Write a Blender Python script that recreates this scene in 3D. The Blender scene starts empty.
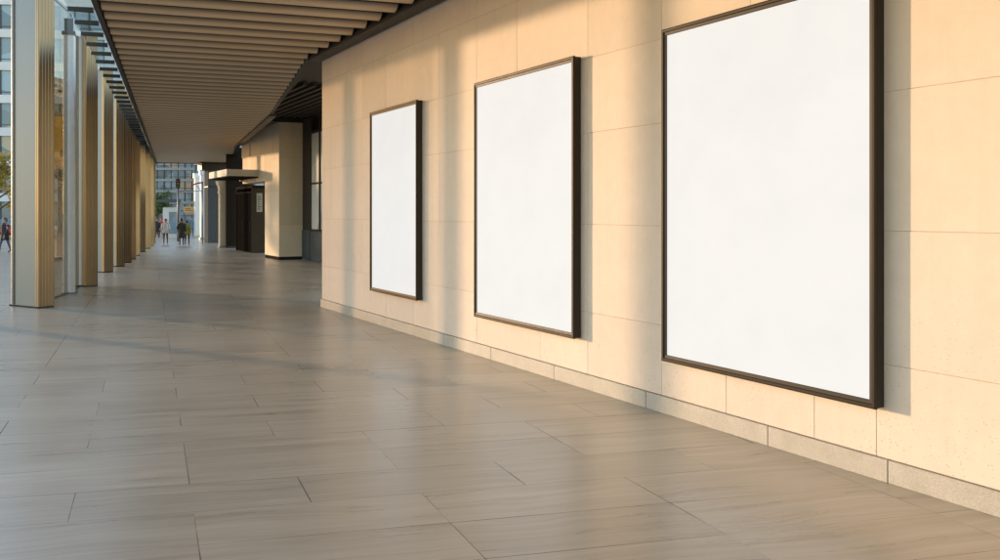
import bpy, bmesh, math, random
from mathutils import Vector, Matrix
R = math.radians
random.seed(7)
scene = bpy.context.scene
COL = scene.collection

# ------------------------------------------------------------------ helpers
CAM_H, F, HOR = 2.0, 850.0, 212.0
def gp(px, py):
    d = F * CAM_H / (py - HOR)
    return Vector(((px - 500) / F * d, d, 0))
def at(px, d, z=0.0):
    return Vector(((px - 500) / F * d, d, z))
def hz(py, d):
    return CAM_H + (HOR - py) * d / F

def tag(o, label=None, cat=None, group=None, kind=None):
    if label: o['label'] = label
    if cat: o['category'] = cat
    if group: o['group'] = group
    if kind: o['kind'] = kind
    return o

def thing(name, label, cat, loc=(0, 0, 0), rotz=0.0, group=None):
    o = bpy.data.objects.new(name, None)
    COL.objects.link(o)
    o.empty_display_size = 0.2
    o.location = loc
    o.rotation_euler = (0, 0, rotz)
    return tag(o, label, cat, group, 'thing')

def copy_tree(o, parent=None):
    c = o.copy()
    COL.objects.link(c)
    if parent is not None:
        c.parent = parent
    for ch in list(o.children):
        copy_tree(ch, c)
    return c

class MB:
    """collects shapes for ONE mesh object"""
    def __init__(self):
        self.v = []; self.f = []; self.smooth = []
    def add(self, verts, faces, smooth=False):
        b = len(self.v)
        self.v += [tuple(p) for p in verts]
        self.f += [tuple(i + b for i in q) for q in faces]
        self.smooth += [smooth] * len(faces)
        return self
    def box(self, x0, x1, y0, y1, z0, z1, M=None, bevel=0.0):
        if bevel > 0:
            b = bevel
            pr = [(x0 + b, y0), (x1 - b, y0), (x1, y0 + b), (x1, y1 - b), (x1 - b, y1), (x0 + b, y1), (x0, y1 - b), (x0, y0 + b)]
            return self.prism(pr, z0, z1, M)
        vs = [Vector(p) for p in ((x0, y0, z0), (x1, y0, z0), (x1, y1, z0), (x0, y1, z0), (x0, y0, z1), (x1, y0, z1), (x1, y1, z1), (x0, y1, z1))]
        if M is not None: vs = [M @ p for p in vs]
        return self.add(vs, [(0, 3, 2, 1), (4, 5, 6, 7), (0, 1, 5, 4), (1, 2, 6, 5), (2, 3, 7, 6), (3, 0, 4, 7)])
    def prism(self, poly, z0, z1, M=None, smooth=False):
        n = len(poly)
        vs = [Vector((p[0], p[1], z0)) for p in poly] + [Vector((p[0], p[1], z1)) for p in poly]
        if M is not None: vs = [M @ p for p in vs]
        fs = [(i, (i + 1) % n, n + (i + 1) % n, n + i) for i in range(n)]
        self.add(vs, fs, smooth)
        b = len(self.v) - 2 * n
        self.f += [tuple(b + i for i in reversed(range(n))), tuple(b + n + i for i in range(n))]
        self.smooth += [False, False]
        return self
    def tube(self, pts, rad, n=8, caps=True, smooth=True):
        pts = [Vector(p) for p in pts]
        if not hasattr(rad, '__len__'): rad = [rad] * len(pts)
        vs = []
        for i, p in enumerate(pts):
            d = (pts[min(i + 1, len(pts) - 1)] - pts[max(i - 1, 0)]).normalized()
            up = Vector((0, 0, 1)) if abs(d.z) < 0.9 else Vector((1, 0, 0))
            a = d.cross(up).normalized(); b = d.cross(a).normalized()
            for k in range(n):
                t = 2 * math.pi * k / n
                vs.append(p + rad[i] * (math.cos(t) * a + math.sin(t) * b))
        fs = []
        for i in range(len(pts) - 1):
            for k in range(n):
                fs.append((i * n + k, i * n + (k + 1) % n, (i + 1) * n + (k + 1) % n, (i + 1) * n + k))
        if caps:
            fs += [tuple(reversed(range(n))), tuple((len(pts) - 1) * n + k for k in range(n))]
        return self.add(vs, fs, smooth)
    def loft(self, rings, smooth=True, caps=True):
        n = len(rings[0]); vs = [p for r in rings for p in r]; fs = []
        for i in range(len(rings) - 1):
            for k in range(n):
                fs.append((i * n + k, i * n + (k + 1) % n, (i + 1) * n + (k + 1) % n, (i + 1) * n + k))
        if caps:
            fs += [tuple(reversed(range(n))), tuple((len(rings) - 1) * n + k for k in range(n))]
        return self.add(vs, fs, smooth)
    def quad(self, a, b, c, d):
        return self.add([a, b, c, d], [(0, 1, 2, 3)])
    def build(self, name, mat, parent=None, loc=None, rotz=None, bevel=0.0, seg=2):
        me = bpy.data.meshes.new(name)
        me.from_pydata(self.v, [], self.f)
        me.update()
        me.polygons.foreach_set('use_smooth', self.smooth)
        bm = bmesh.new(); bm.from_mesh(me)
        bmesh.ops.recalc_face_normals(bm, faces=bm.faces)
        bm.to_mesh(me); bm.free()
        me.materials.append(mat)
        o = bpy.data.objects.new(name, me)
        COL.objects.link(o)
        if parent is not None: o.parent = parent
        if loc is not None: o.location = loc
        if rotz is not None: o.rotation_euler = (0, 0, rotz)
        if bevel > 0:
            m = o.modifiers.new('bevel', 'BEVEL')
            m.width = bevel; m.segments = seg; m.limit_method = 'ANGLE'; m.angle_limit = R(40)
        return o

def ring(cx, cy, z, rx, ry, n=14, rot=0.0):
    out = []
    for k in range(n):
        t = 2 * math.pi * k / n
        x, y = rx * math.cos(t), ry * math.sin(t)
        out.append((cx + x * math.cos(rot) - y * math.sin(rot), cy + x * math.sin(rot) + y * math.cos(rot), z))
    return out

# ------------------------------------------------------------------ materials
class NT:
    def __init__(self, name):
        self.m = bpy.data.materials.new(name)
        self.m.use_nodes = True
        self.t = self.m.node_tree
        self.b = self.t.nodes['Principled BSDF']
        self.out = self.t.nodes['Material Output']
    def n(self, typ, **kw):
        x = self.t.nodes.new(typ)
        for k, v in kw.items():
            setattr(x, k, v)
        return x
    def l(self, a, b):
        self.t.links.new(a, b)
    def val(self, sock, v):
        if hasattr(v, 'is_output') or isinstance(v, bpy.types.NodeSocket): self.l(v, sock)
        else: sock.default_value = v
    def math(self, op, a, b=0.0, c=0.0):
        x = self.n('ShaderNodeMath', operation=op)
        for i, v in enumerate((a, b, c)):
            if i < len(x.inputs): self.val(x.inputs[i], v)
        return x.outputs[0]
    def mix(self, fac, a, b, blend='MIX'):
        x = self.n('ShaderNodeMix', data_type='RGBA', blend_type=blend)
        self.val(x.inputs[0], fac); self.val(x.inputs[6], a); self.val(x.inputs[7], b)
        return x.outputs[2]
    def noise(self, vec, scale, detail=4, rough=0.55):
        x = self.n('ShaderNodeTexNoise')
        x.inputs['Scale'].default_value = scale
        x.inputs['Detail'].default_value = detail
        x.inputs['Roughness'].default_value = rough
        if vec is not None: self.l(vec, x.inputs['Vector'])
        return x.outputs['Fac']
    def ramp(self, fac, stops):
        x = self.n('ShaderNodeValToRGB')
        e = x.color_ramp.elements
        while len(e) < len(stops): e.new(0.5)
        for i, (p, c) in enumerate(stops):
            e[i].position = p
            e[i].color = c if len(c) == 4 else (*c, 1)
        self.l(fac, x.inputs[0])
        return x.outputs[0]
    def obj(self):
        return self.n('ShaderNodeTexCoord').outputs['Object']
    def mapping(self, vec, scale=(1, 1, 1), rot=(0, 0, 0), loc=(0, 0, 0)):
        x = self.n('ShaderNodeMapping')
        x.inputs['Scale'].default_value = scale
        x.inputs['Rotation'].default_value = rot
        x.inputs['Location'].default_value = loc
        self.l(vec, x.inputs['Vector'])
        return x.outputs[0]
    def bump(self, h, strength=0.3, dist=0.01):
        x = self.n('ShaderNodeBump')
        x.inputs['Strength'].default_value = strength
        x.inputs['Distance'].default_value = dist
        self.l(h, x.inputs['Height'])
        self.l(x.outputs[0], self.b.inputs['Normal'])
    def set(self, **kw):
        names = dict(base='Base Color', rough='Roughness', metal='Metallic', spec='Specular IOR Level', emit='Emission Color', estr='Emission Strength')
        for k, v in kw.items():
            self.val(self.b.inputs[names[k]], v)
        return self

def c4(c): return (*c, 1.0)

def plain(name, col, rough=0.5, metal=0.0, var=0.12, scale=6.0, bump=0.0, stretch=(1, 1, 1), spec=0.5):
    t = NT(name)
    v = t.mapping(t.obj(), stretch)
    f = t.noise(v, scale, 5, 0.6)
    lo = tuple(x * (1 - var) for x in col); hi = tuple(min(1, x * (1 + var)) for x in col)
    t.set(base=t.ramp(f, [(0.3, lo), (0.7, hi)]), rough=t.math('MULTIPLY_ADD', f, 0.15, rough - 0.07), metal=metal, spec=spec)
    if bump: t.bump(f, bump, 0.01)
    return t.m

def island_random(t):
    return t.n('ShaderNodeNewGeometry').outputs['Random Per Island']

def stone_mat(name, col, pits=True, isl=0.10):
    t = NT(name)
    o = t.obj()
    big = t.noise(t.mapping(o, (1, 1, 1.4)), 0.9, 5, 0.6)
    mid = t.noise(o, 7.0, 6, 0.65)
    fine = t.noise(o, 90.0, 3, 0.6)
    base = t.ramp(big, [(0.3, tuple(x * 0.90 for x in col)), (0.7, tuple(min(1, x * 1.06) for x in col))])
    base = t.mix(0.5, base, t.ramp(mid, [(0.25, tuple(x * 0.86 for x in col)), (0.75, tuple(min(1, x * 1.08) for x in col))]))
    base = t.mix(0.25, base, t.ramp(fine, [(0.3, tuple(x * 0.82 for x in col)), (0.7, tuple(min(1, x * 1.1) for x in col))]))
    r = island_random(t)
    k = t.math('MULTIPLY_ADD', r, 2 * isl, 1 - isl)
    comb = t.n('ShaderNodeCombineColor')
    for i in range(3): t.l(k, comb.inputs[i])
    base = t.mix(1.0, base, comb.outputs[0], 'MULTIPLY')
    # faint vertical weathering streaks
    st = t.noise(t.mapping(o, (5, 5, 0.25)), 1.6, 4, 0.6)
    base = t.mix(t.math('MULTIPLY', t.math('SUBTRACT', st, 0.5), 0.5), base, c4(tuple(x * 0.7 for x in col)))
    h = t.math('ADD', t.math('MULTIPLY', mid, 0.5), t.math('MULTIPLY', fine, 0.25))
    if pits:
        vo = t.n('ShaderNodeTexVoronoi')
        vo.inputs['Scale'].default_value = 26.0
        vo.inputs['Randomness'].default_value = 1.0
        t.l(t.mapping(o, (1, 1, 1.25)), vo.inputs['Vector'])
        dens = t.noise(o, 1.7, 3, 0.5)
        sep = t.n('ShaderNodeSeparateXYZ'); t.l(o, sep.inputs[0])
        low = t.n('ShaderNodeMapRange'); t.l(sep.outputs[2], low.inputs[0])
        low.inputs[1].default_value = 0.2; low.inputs[2].default_value = 2.6
        low.inputs[3].default_value = 0.165; low.inputs[4].default_value = 0.02
        thr = t.math('MULTIPLY', low.outputs[0], t.math('MULTIPLY_ADD', dens, 1.6, 0.1))
        hole = t.math('LESS_THAN', vo.outputs['Distance'], thr)
        soft = t.math('MULTIPLY', hole, 0.55)
        base = t.mix(soft, base, c4(tuple(x * 0.42 for x in col)))
        h = t.math('SUBTRACT', h, t.math('MULTIPLY', hole, 1.2))
    t.set(base=base, rough=t.math('MULTIPLY_ADD', mid, 0.2, 0.62), spec=0.06)
    t.bump(h, 0.25, 0.006)
    return t.m

def granite_mat():
    t = NT('granite_plinth')
    o = t.obj()
    a = t.noise(o, 120.0, 3, 0.7)
    b = t.noise(o, 4.0, 5, 0.6)
    base = t.ramp(a, [(0.30, (0.27, 0.25, 0.22)), (0.5, (0.42, 0.39, 0.34)), (0.70, (0.56, 0.52, 0.455))])
    base = t.mix(0.35, base, t.ramp(b, [(0.3, (0.30, 0.28, 0.25)), (0.7, (0.50, 0.47, 0.42))]))
    t.set(base=base, rough=0.62)
    t.bump(a, 0.15, 0.004)
    return t.m

def floor_mat():
    """long rectified porcelain planks laid across the walkway, streaky grain along each plank"""
    t = NT('floor_tiles')
    geo = t.n('ShaderNodeNewGeometry').outputs['Position']
    v = t.mapping(geo, (1, 1, 1), (0, 0, R(FLOOR_ROT)), (FLOOR_OX, FLOOR_OY, 0))
    sep = t.n('ShaderNodeSeparateXYZ'); t.l(v, sep.inputs[0])
    x = sep.outputs[0]
    gs = t.n('ShaderNodeSeparateXYZ'); t.l(geo, gs.inputs[0])
    y = t.math('ADD', t.math('ADD', t.math('MULTIPLY', gs.outputs[0], -0.2419), t.math('MULTIPLY', gs.outputs[1], 0.9703)), 0.1)
    TW, TL = 0.61, 1.52
    row = t.math('FLOOR', t.math('DIVIDE', y, TW))
    wn = t.n('ShaderNodeTexWhiteNoise', noise_dimensions='1D'); t.l(row, wn.inputs['W'])
    off = t.math('MULTIPLY', t.math('GREATER_THAN', wn.outputs['Value'], 0.66), TL / 2.0)
    xs = t.math('DIVIDE', t.math('ADD', x, off), TL)
    colm = t.math('FLOOR', xs)
    fx = t.math('MULTIPLY', t.math('FRACT', xs), TL)
    fy = t.math('MULTIPLY', t.math('FRACT', t.math('DIVIDE', y, TW)), TW)
    dx = t.math('MINIMUM', fx, t.math('SUBTRACT', TL, fx))
    dy = t.math('MINIMUM', fy, t.math('SUBTRACT', TW, fy))
    cid = t.n('ShaderNodeCombineXYZ'); t.l(row, cid.inputs[0]); t.l(colm, cid.inputs[1])
    tn = t.n('ShaderNodeTexWhiteNoise', noise_dimensions='3D'); t.l(cid.outputs[0], tn.inputs['Vector'])
    # grout width varies a little from joint to joint
    gn = t.noise(v, 0.9, 3, 0.6)
    gj = t.math('MAXIMUM', t.math('MULTIPLY', t.math('SUBTRACT', gn, 0.36), 0.020), 0.0006)
    gn2 = t.noise(t.mapping(v, (0.6, 1, 1), (0, 0, 0), (31, 7, 0)), 0.8, 3, 0.6)
    gk = t.math('MAXIMUM', t.math('MULTIPLY', t.math('SUBTRACT', gn2, 0.385), 0.020), 0.0003)
    gx = t.math('LESS_THAN', dx, gj)
    gy = t.math('LESS_THAN', dy, gk)
    grout = t.math('MAXIMUM', gx, gy)
    # grain: streaks stretched along x, shifted per tile
    sh = t.n('ShaderNodeVectorMath', operation='SCALE'); t.l(tn.outputs['Color'], sh.inputs[0]); sh.inputs['Scale'].default_value = 37.0
    vv = t.n('ShaderNodeVectorMath', operation='ADD'); t.l(v, vv.inputs[0]); t.l(sh.outputs[0], vv.inputs[1])
    wob = t.n('ShaderNodeVectorMath', operation='SCALE'); wob.inputs['Scale'].default_value = 0.25
    wt = t.n('ShaderNodeTexNoise'); wt.inputs['Scale'].default_value = 0.9; wt.inputs['Detail'].default_value = 2; t.l(vv.outputs[0], wt.inputs['Vector'])
    t.l(wt.outputs['Color'], wob.inputs[0])
    va = t.n('ShaderNodeVectorMath', operation='ADD'); t.l(vv.outputs[0], va.inputs[0]); t.l(wob.outputs[0], va.inputs[1])
    rs = t.mapping(va.outputs[0], (1, 1, 1), (0, 0, R(8.4)))
    g1 = t.noise(t.mapping(rs, (0.40, 4.5, 1)), 1.6, 6, 0.62)
    g2 = t.noise(t.mapping(rs, (0.5, 17.0, 1)), 1.6, 4, 0.6)
    cloud = t.noise(v, 0.35, 4, 0.55)
    base = t.ramp(g1, [(0.28, (0.35, 0.30, 0.22)), (0.5, (0.462, 0.418, 0.325)), (0.74, (0.54, 0.495, 0.395))])
    base = t.mix(0.35, base, t.ramp(g2, [(0.3, (0.31, 0.255, 0.19)), (0.7, (0.58, 0.51, 0.41))]))
    k = t.math('ADD', t.math('MULTIPLY_ADD', tn.outputs['Value'], 0.15, 0.90), t.math('MULTIPLY_ADD', cloud, 0.24, -0.12))
    cc = t.n('ShaderNodeCombineColor')
    for i in range(3): t.l(k, cc.inputs[i])
    base = t.mix(1.0, base, cc.outputs[0], 'MULTIPLY')
    gcol = t.mix(t.noise(v, 1.3, 2), c4((0.05, 0.04, 0.033)), c4((0.16, 0.135, 0.115)))
    base = t.mix(t.math('MULTIPLY', grout, 0.85), base, gcol)
    rough = t.math('ADD', t.math('MULTIPLY_ADD', g1, 0.14, 0.16), t.math('MULTIPLY_ADD', cloud, 0.14, 0.0))
    rough = t.math('ADD', rough, t.math('MULTIPLY', grout, 0.3))
    t.set(base=base, rough=rough, spec=0.5)
    h = t.math('SUBTRACT', t.math('MULTIPLY', g1, 0.25), grout)
    t.bump(h, 0.22, 0.004)
    return t.m

def metal_mat(name, col, rough=0.32, metal=1.0, streak=0.18, spec=0.5):
    t = NT(name)
    o = t.obj()
    s = t.noise(t.mapping(o, (40, 40, 0.35)), 1.0, 4, 0.6)
    b = t.noise(o, 1.1, 3, 0.5)
    lo = tuple(x * (1 - streak) for x in col); hi = tuple(min(1, x * (1 + streak)) for x in col)
    base = t.mix(0.5, t.ramp(s, [(0.3, lo), (0.7, hi)]), t.ramp(b, [(0.3, lo), (0.7, hi)]))
    t.set(base=base, metal=metal, spec=spec, rough=t.math('MULTIPLY_ADD', s, 0.14, rough - 0.07))
    return t.m

def glass_mat(name, tint=(0.80, 0.90, 0.93), clear=0.72, rough=0.03):
    t = NT(name)
    tr = t.n('ShaderNodeBsdfTransparent'); tr.inputs[0].default_value = c4(tint)
    gl = t.n('ShaderNodeBsdfGlossy'); gl.inputs['Roughness'].default_value = rough
    gl.inputs[0].default_value = (0.9, 0.95, 1, 1)
    lw = t.n('ShaderNodeLayerWeight'); lw.inputs[0].default_value = 0.35
    nz = t.noise(t.obj(), 2.0, 2)
    fac = t.math('ADD', t.math('MULTIPLY', lw.outputs['Facing'], 0.14), t.math('MULTIPLY_ADD', nz, 0.1, (1 - clear) * 0.5))
    mx = t.n('ShaderNodeMixShader'); t.l(fac, mx.inputs[0]); t.l(tr.outputs[0], mx.inputs[1]); t.l(gl.outputs[0], mx.inputs[2])
    t.l(mx.outputs[0], t.out.inputs[0])
    return t.m

def window_mat(name, col=(0.10, 0.15, 0.18), rough=0.08, warm=0.0):
    """opaque facade glazing: dark interior with a sharp reflection, a few blinds per pane"""
    t = NT(name)
    o = t.obj()
    vo = t.n('ShaderNodeTexVoronoi'); vo.inputs['Scale'].default_value = 0.45
    t.l(o, vo.inputs['Vector'])
    sepc = t.n('ShaderNodeSeparateColor'); t.l(vo.outputs['Color'], sepc.inputs[0])
    base = t.mix(t.math('MULTIPLY', sepc.outputs[0], 0.75), c4(col), c4(tuple(min(1, x * 2.6 + 0.05) for x in col)))
    if warm:
        lit = t.math('GREATER_THAN', sepc.outputs[1], 1 - warm)
        base = t.mix(t.math('MULTIPLY', lit, 0.6), base, c4((0.45, 0.33, 0.18)))
    t.set(base=base, rough=rough, spec=0.45)
    t.bump(t.noise(o, 0.8, 2), 0.05, 0.02)
    return t.m

def leaf_mat(name, a, b, c):
    t = NT(name)
    r = island_random(t)
    base = t.ramp(r, [(0.0, a), (0.5, b), (1.0, c)])
    base = t.mix(0.35, base, t.ramp(t.noise(t.obj(), 1.3, 3), [(0.3, a), (0.7, c)]))
    t.set(base=base, rough=0.6, spec=0.3)
    tl = t.n('ShaderNodeBsdfTranslucent'); t.l(base, tl.inputs[0])
    mx = t.n('ShaderNodeMixShader'); mx.inputs[0].default_value = 0.35
    t.l(t.b.outputs[0], mx.inputs[1]); t.l(tl.outputs[0], mx.inputs[2])
    t.l(mx.outputs[0], t.out.inputs[0])
    return t.m

def panel_mat():
    """backlit blank poster sheet: white film with the faint unevenness of a light box"""
    t = NT('blank_poster')
    o = t.obj()
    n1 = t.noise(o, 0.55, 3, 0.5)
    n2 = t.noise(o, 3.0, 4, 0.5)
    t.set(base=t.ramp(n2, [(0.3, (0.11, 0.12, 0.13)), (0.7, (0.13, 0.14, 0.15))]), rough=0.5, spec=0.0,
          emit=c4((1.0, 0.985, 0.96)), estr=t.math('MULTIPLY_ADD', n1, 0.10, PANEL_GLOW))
    return t.m

def skin_cloth(name, trousers, skin=(0.45, 0.27, 0.19)):
    t = NT(name)
    s = t.n('ShaderNodeSeparateXYZ'); t.l(t.obj(), s.inputs[0])
    hi = t.math('GREATER_THAN', s.outputs[2], 1.40)
    hand = t.math('MULTIPLY', t.math('GREATER_THAN', t.math('ABSOLUTE', s.outputs[0]), 0.165), t.math('GREATER_THAN', s.outputs[2], 0.5))
    shoe = t.math('LESS_THAN', s.outputs[2], 0.09)
    base = t.mix(t.math('MAXIMUM', hi, hand), c4(trousers), c4(skin))
    base = t.mix(shoe, base, c4((0.03, 0.028, 0.026)))
    base = t.mix(t.math('MULTIPLY', t.noise(t.obj(), 14, 4), 0.3), base, c4((0.05, 0.04, 0.04)))
    t.set(base=base, rough=0.75)
    return t.m

# floor pattern: rotated with the walkway
FLOOR_ROT, FLOOR_OX, FLOOR_OY = -22.38, -0.269, 0.1
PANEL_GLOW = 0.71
SUN_AZ = 59.6       # degrees left of the camera axis (towards the sun)
SUN_EL = 5.0
SUN_E, SUN_COL = 5.0, (1.0, 0.66, 0.385)
SKY = 0.82

M = {}
M['stone'] = stone_mat('beige_limestone', (0.705, 0.605, 0.515), isl=0.035)
M['stone_far'] = stone_mat('beige_limestone_clean', (0.74, 0.63, 0.49), pits=False)
M['joint'] = plain('joint_mortar', (0.46, 0.35, 0.23), 0.9, var=0.2, scale=20)
M['granite'] = granite_mat()
M['floor'] = floor_mat()
M['frame'] = metal_mat('bronze_black_frame', (0.034, 0.026, 0.019), 0.5, 0.04, spec=0.15)
M['frame_side'] = metal_mat('bronze_black_casing', (0.040, 0.034, 0.028), 0.42, 0.6)
M['poster'] = panel_mat()
M['slat'] = plain('ceiling_slat_metal', (0.43, 0.325, 0.22), 0.42, 0.0, var=0.10, scale=3.0, stretch=(0.3, 3, 3))
def slat_mat():
    t = NT('ceiling_slat_metal')
    o = t.obj()
    sp = t.n('ShaderNodeSeparateXYZ'); t.l(o, sp.inputs[0])
    f = t.noise(t.mapping(o, (0.3, 3, 3)), 3.0, 5, 0.6)
    g_ = t.noise(t.mapping(o, (0.05, 1.5, 1)), 1.0, 2, 0.5)
    base = t.ramp(f, [(0.3, (0.60, 0.43, 0.26)), (0.7, (0.67, 0.485, 0.30))])
    base = t.mix(t.math('MULTIPLY', g_, 0.35), base, c4((0.55, 0.40, 0.24)))
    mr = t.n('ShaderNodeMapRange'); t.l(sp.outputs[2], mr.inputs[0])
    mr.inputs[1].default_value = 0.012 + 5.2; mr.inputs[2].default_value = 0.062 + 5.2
    base = t.mix(mr.outputs[0], base, c4((0.14, 0.105, 0.073)))  # shade between slats painted in: colour darkens with height into the groove
    t.set(base=base, rough=t.math('MULTIPLY_ADD', f, 0.15, 0.30))
    return t.m
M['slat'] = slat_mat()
M['dark'] = plain('black_steel', (0.022, 0.021, 0.022), 0.45, 0.3, var=0.2)
M['darkbrown'] = plain('dark_soffit', (0.06, 0.047, 0.035), 0.6, var=0.2)
M['roof'] = plain('roof_membrane', (0.18, 0.18, 0.18), 0.8)
M['steel'] = metal_mat('brushed_grey_steel', (0.135, 0.16, 0.18), 0.42, 0.45, 0.06)
M['bronze'] = metal_mat('golden_bronze_cladding', (0.235, 0.175, 0.112), 0.31, 0.85, 0.16)
M['whitesteel'] = plain('white_painted_steel', (0.58, 0.61, 0.63), 0.38, 0.1, var=0.05)
M['glass'] = glass_mat('clear_screen_glass', (0.93, 0.97, 0.98), 0.93)
M['screen'] = glass_mat('sun_dimming_glass', (0.67, 0.61, 0.53), 0.96)  # tint chosen to weaken the sun reaching the left of the wall
M['shopglass'] = window_mat('shopfront_glass', (0.42, 0.47, 0.49), 0.08)
M['greypanel'] = plain('grey_metal_panel', (0.10, 0.107, 0.11), 0.8, 0.0, var=0.1, spec=0.0)
M['kiosk'] = plain('taupe_metal_panel', (0.072, 0.060, 0.050), 0.85, 0.0, var=0.1, spec=0.0)
M['kioskdark'] = plain('dark_brown_panel', (0.030, 0.025, 0.021), 0.85, 0.0, var=0.15, spec=0.0)
M['doorblack'] = plain('black_door', (0.010, 0.009, 0.008), 0.8, var=0.2, spec=0.0)
M['white'] = plain('white_canopy_paint', (0.50, 0.50, 0.49), 0.6, var=0.05, spec=0.1)
M['signwhite'] = plain('pale_sign_panel', (0.42, 0.41, 0.38), 0.5, var=0.05)
M['facade'] = plain('pale_grey_cladding', (0.58, 0.62, 0.64), 0.6, var=0.07, scale=0.6)
M['facade2'] = plain('blue_grey_cladding', (0.24, 0.30, 0.34), 0.5, var=0.08, scale=0.6)
M['facade3'] = plain('white_stone_cladding', (0.66, 0.66, 0.64), 0.6, var=0.07, scale=0.5)
M['window'] = window_mat('office_glazing', (0.13, 0.19, 0.225), 0.12, 0.08)
M['window2'] = window_mat('tower_glazing', (0.10, 0.16, 0.205), 0.12, 0.16)
M['mull'] = plain('dark_mullion', (0.06, 0.07, 0.075), 0.5, 0.3)
M['asphalt'] = plain('asphalt', (0.055, 0.055, 0.057), 0.85, var=0.25, scale=30)
M['bark'] = plain('tree_bark', (0.11, 0.08, 0.055), 0.9, var=0.35, scale=9, bump=0.6, stretch=(1, 1, 0.25))
M['leaf_y'] = leaf_mat('autumn_yellow_leaves', (0.34, 0.20, 0.03), (0.42, 0.30, 0.05), (0.22, 0.24, 0.05))
M['leaf_g'] = leaf_mat('green_leaves', (0.05, 0.10, 0.03), (0.09, 0.15, 0.04), (0.16, 0.19, 0.05))
M['orange'] = plain('orange_banner_cloth', (0.80, 0.42, 0.06), 0.7, var=0.1)
M['redfab'] = plain('dark_red_fabric', (0.33, 0.035, 0.04), 0.7, var=0.15)
M['yellow'] = plain('yellow_sign', (0.55, 0.38, 0.12), 0.6, var=0.08)
M['rust'] = plain('planter_brown', (0.075, 0.052, 0.036), 0.7, var=0.3, scale=18)

# ------------------------------------------------------------------ setting: ground and road
g = MB(); g.quad((-400, -80, 0), (400, -80, 0), (400, 900, 0), (-400, 900, 0))
tag(g.build('pavement', M['floor']), kind='structure')
rd = MB(); rd.quad((-140, 62, 0.004), (-30, 62, 0.004), (-30, 74, 0.004), (-140, 74, 0.004))
tag(rd.build('road', M['asphalt']), kind='structure')

# ------------------------------------------------------------------ the poster wall
C0 = Vector((-3.747, 17.895, 0))
S = Vector((0.4956, -0.8686, 0))
NRM = Vector((-0.8686, -0.4956, 0))
WROT = math.atan2(S.y, S.x)
def wl(t, p=0.0, z=0.0):
    return C0 + S * t + NRM * p + Vector((0, 0, z))
WALL_L = 30.0
CEIL = 5.2
wall = thing('stone_wall', 'long beige limestone panel wall carrying the three blank poster boards', 'wall', C0, WROT)
b = MB(); b.box(0.006, WALL_L, 0.0045, 0.6, 0.171, 5.5)
b.build('wall_body', M['joint'], wall)
rows = [0.172, 0.87, 1.86, 2.89, 3.73, 4.72, 5.4]
vj = [0, 0.64, 1.55, 2.42, 3.55, 4.73, 5.7, 6.9, 8.0, 9.56, 10.82, 12.0, 13.26, 15.0, 16.6, 18.2, 19.8, 21.4, 23, 24.6, 26.2, 27.8, WALL_L]
low = sorted(vj + [8.57, 11.71, 12.69]); low.remove(12.0); low.remove(8.0)
b = MB(); gap = 0.0018
for ri in range(len(rows) - 1):
    xs = low if ri == 0 else vj
    if ri in (1,): xs = [x for x in vj if x not in (0.64, 1.55, 3.55, 5.7)]
    if ri in (3,): xs = [x for x in vj if x not in (1.55, 6.9)]
    for a, c in zip(xs[:-1], xs[1:]):
        jit = random.uniform(-0.0012, 0.0012)
        b.box(a + gap, c - gap, jit, 0.035, rows[ri] + gap, rows[ri + 1] - gap)
b.build('wall_panel', M['stone'], wall, bevel=0.002, seg=1)
# end return at the corner
b = MB()
for z0, z1 in zip(rows[:-1], rows[1:]):
    b.box(-0.03, 0.0, 0.036, 0.6, z0 + gap, z1 - gap)
b.build('return_panel', M['stone'], wall)
b = MB(); px = [-0.03, 1.9, 3.9, 5.9, 7.35, 8.9, 10.6, 12.22, 13.37, 15.3, 17.2, 19, 21, 23, 25, 27, WALL_L]
for a, c in zip(px[:-1], px[1:]):
    b.box(a + 0.0025, c - 0.0025, -0.022 + random.uniform(-0.001, 0.001), 0.034, 0.0, 0.168)
b.build('plinth', M['granite'], wall, bevel=0.004, seg=1)

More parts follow.
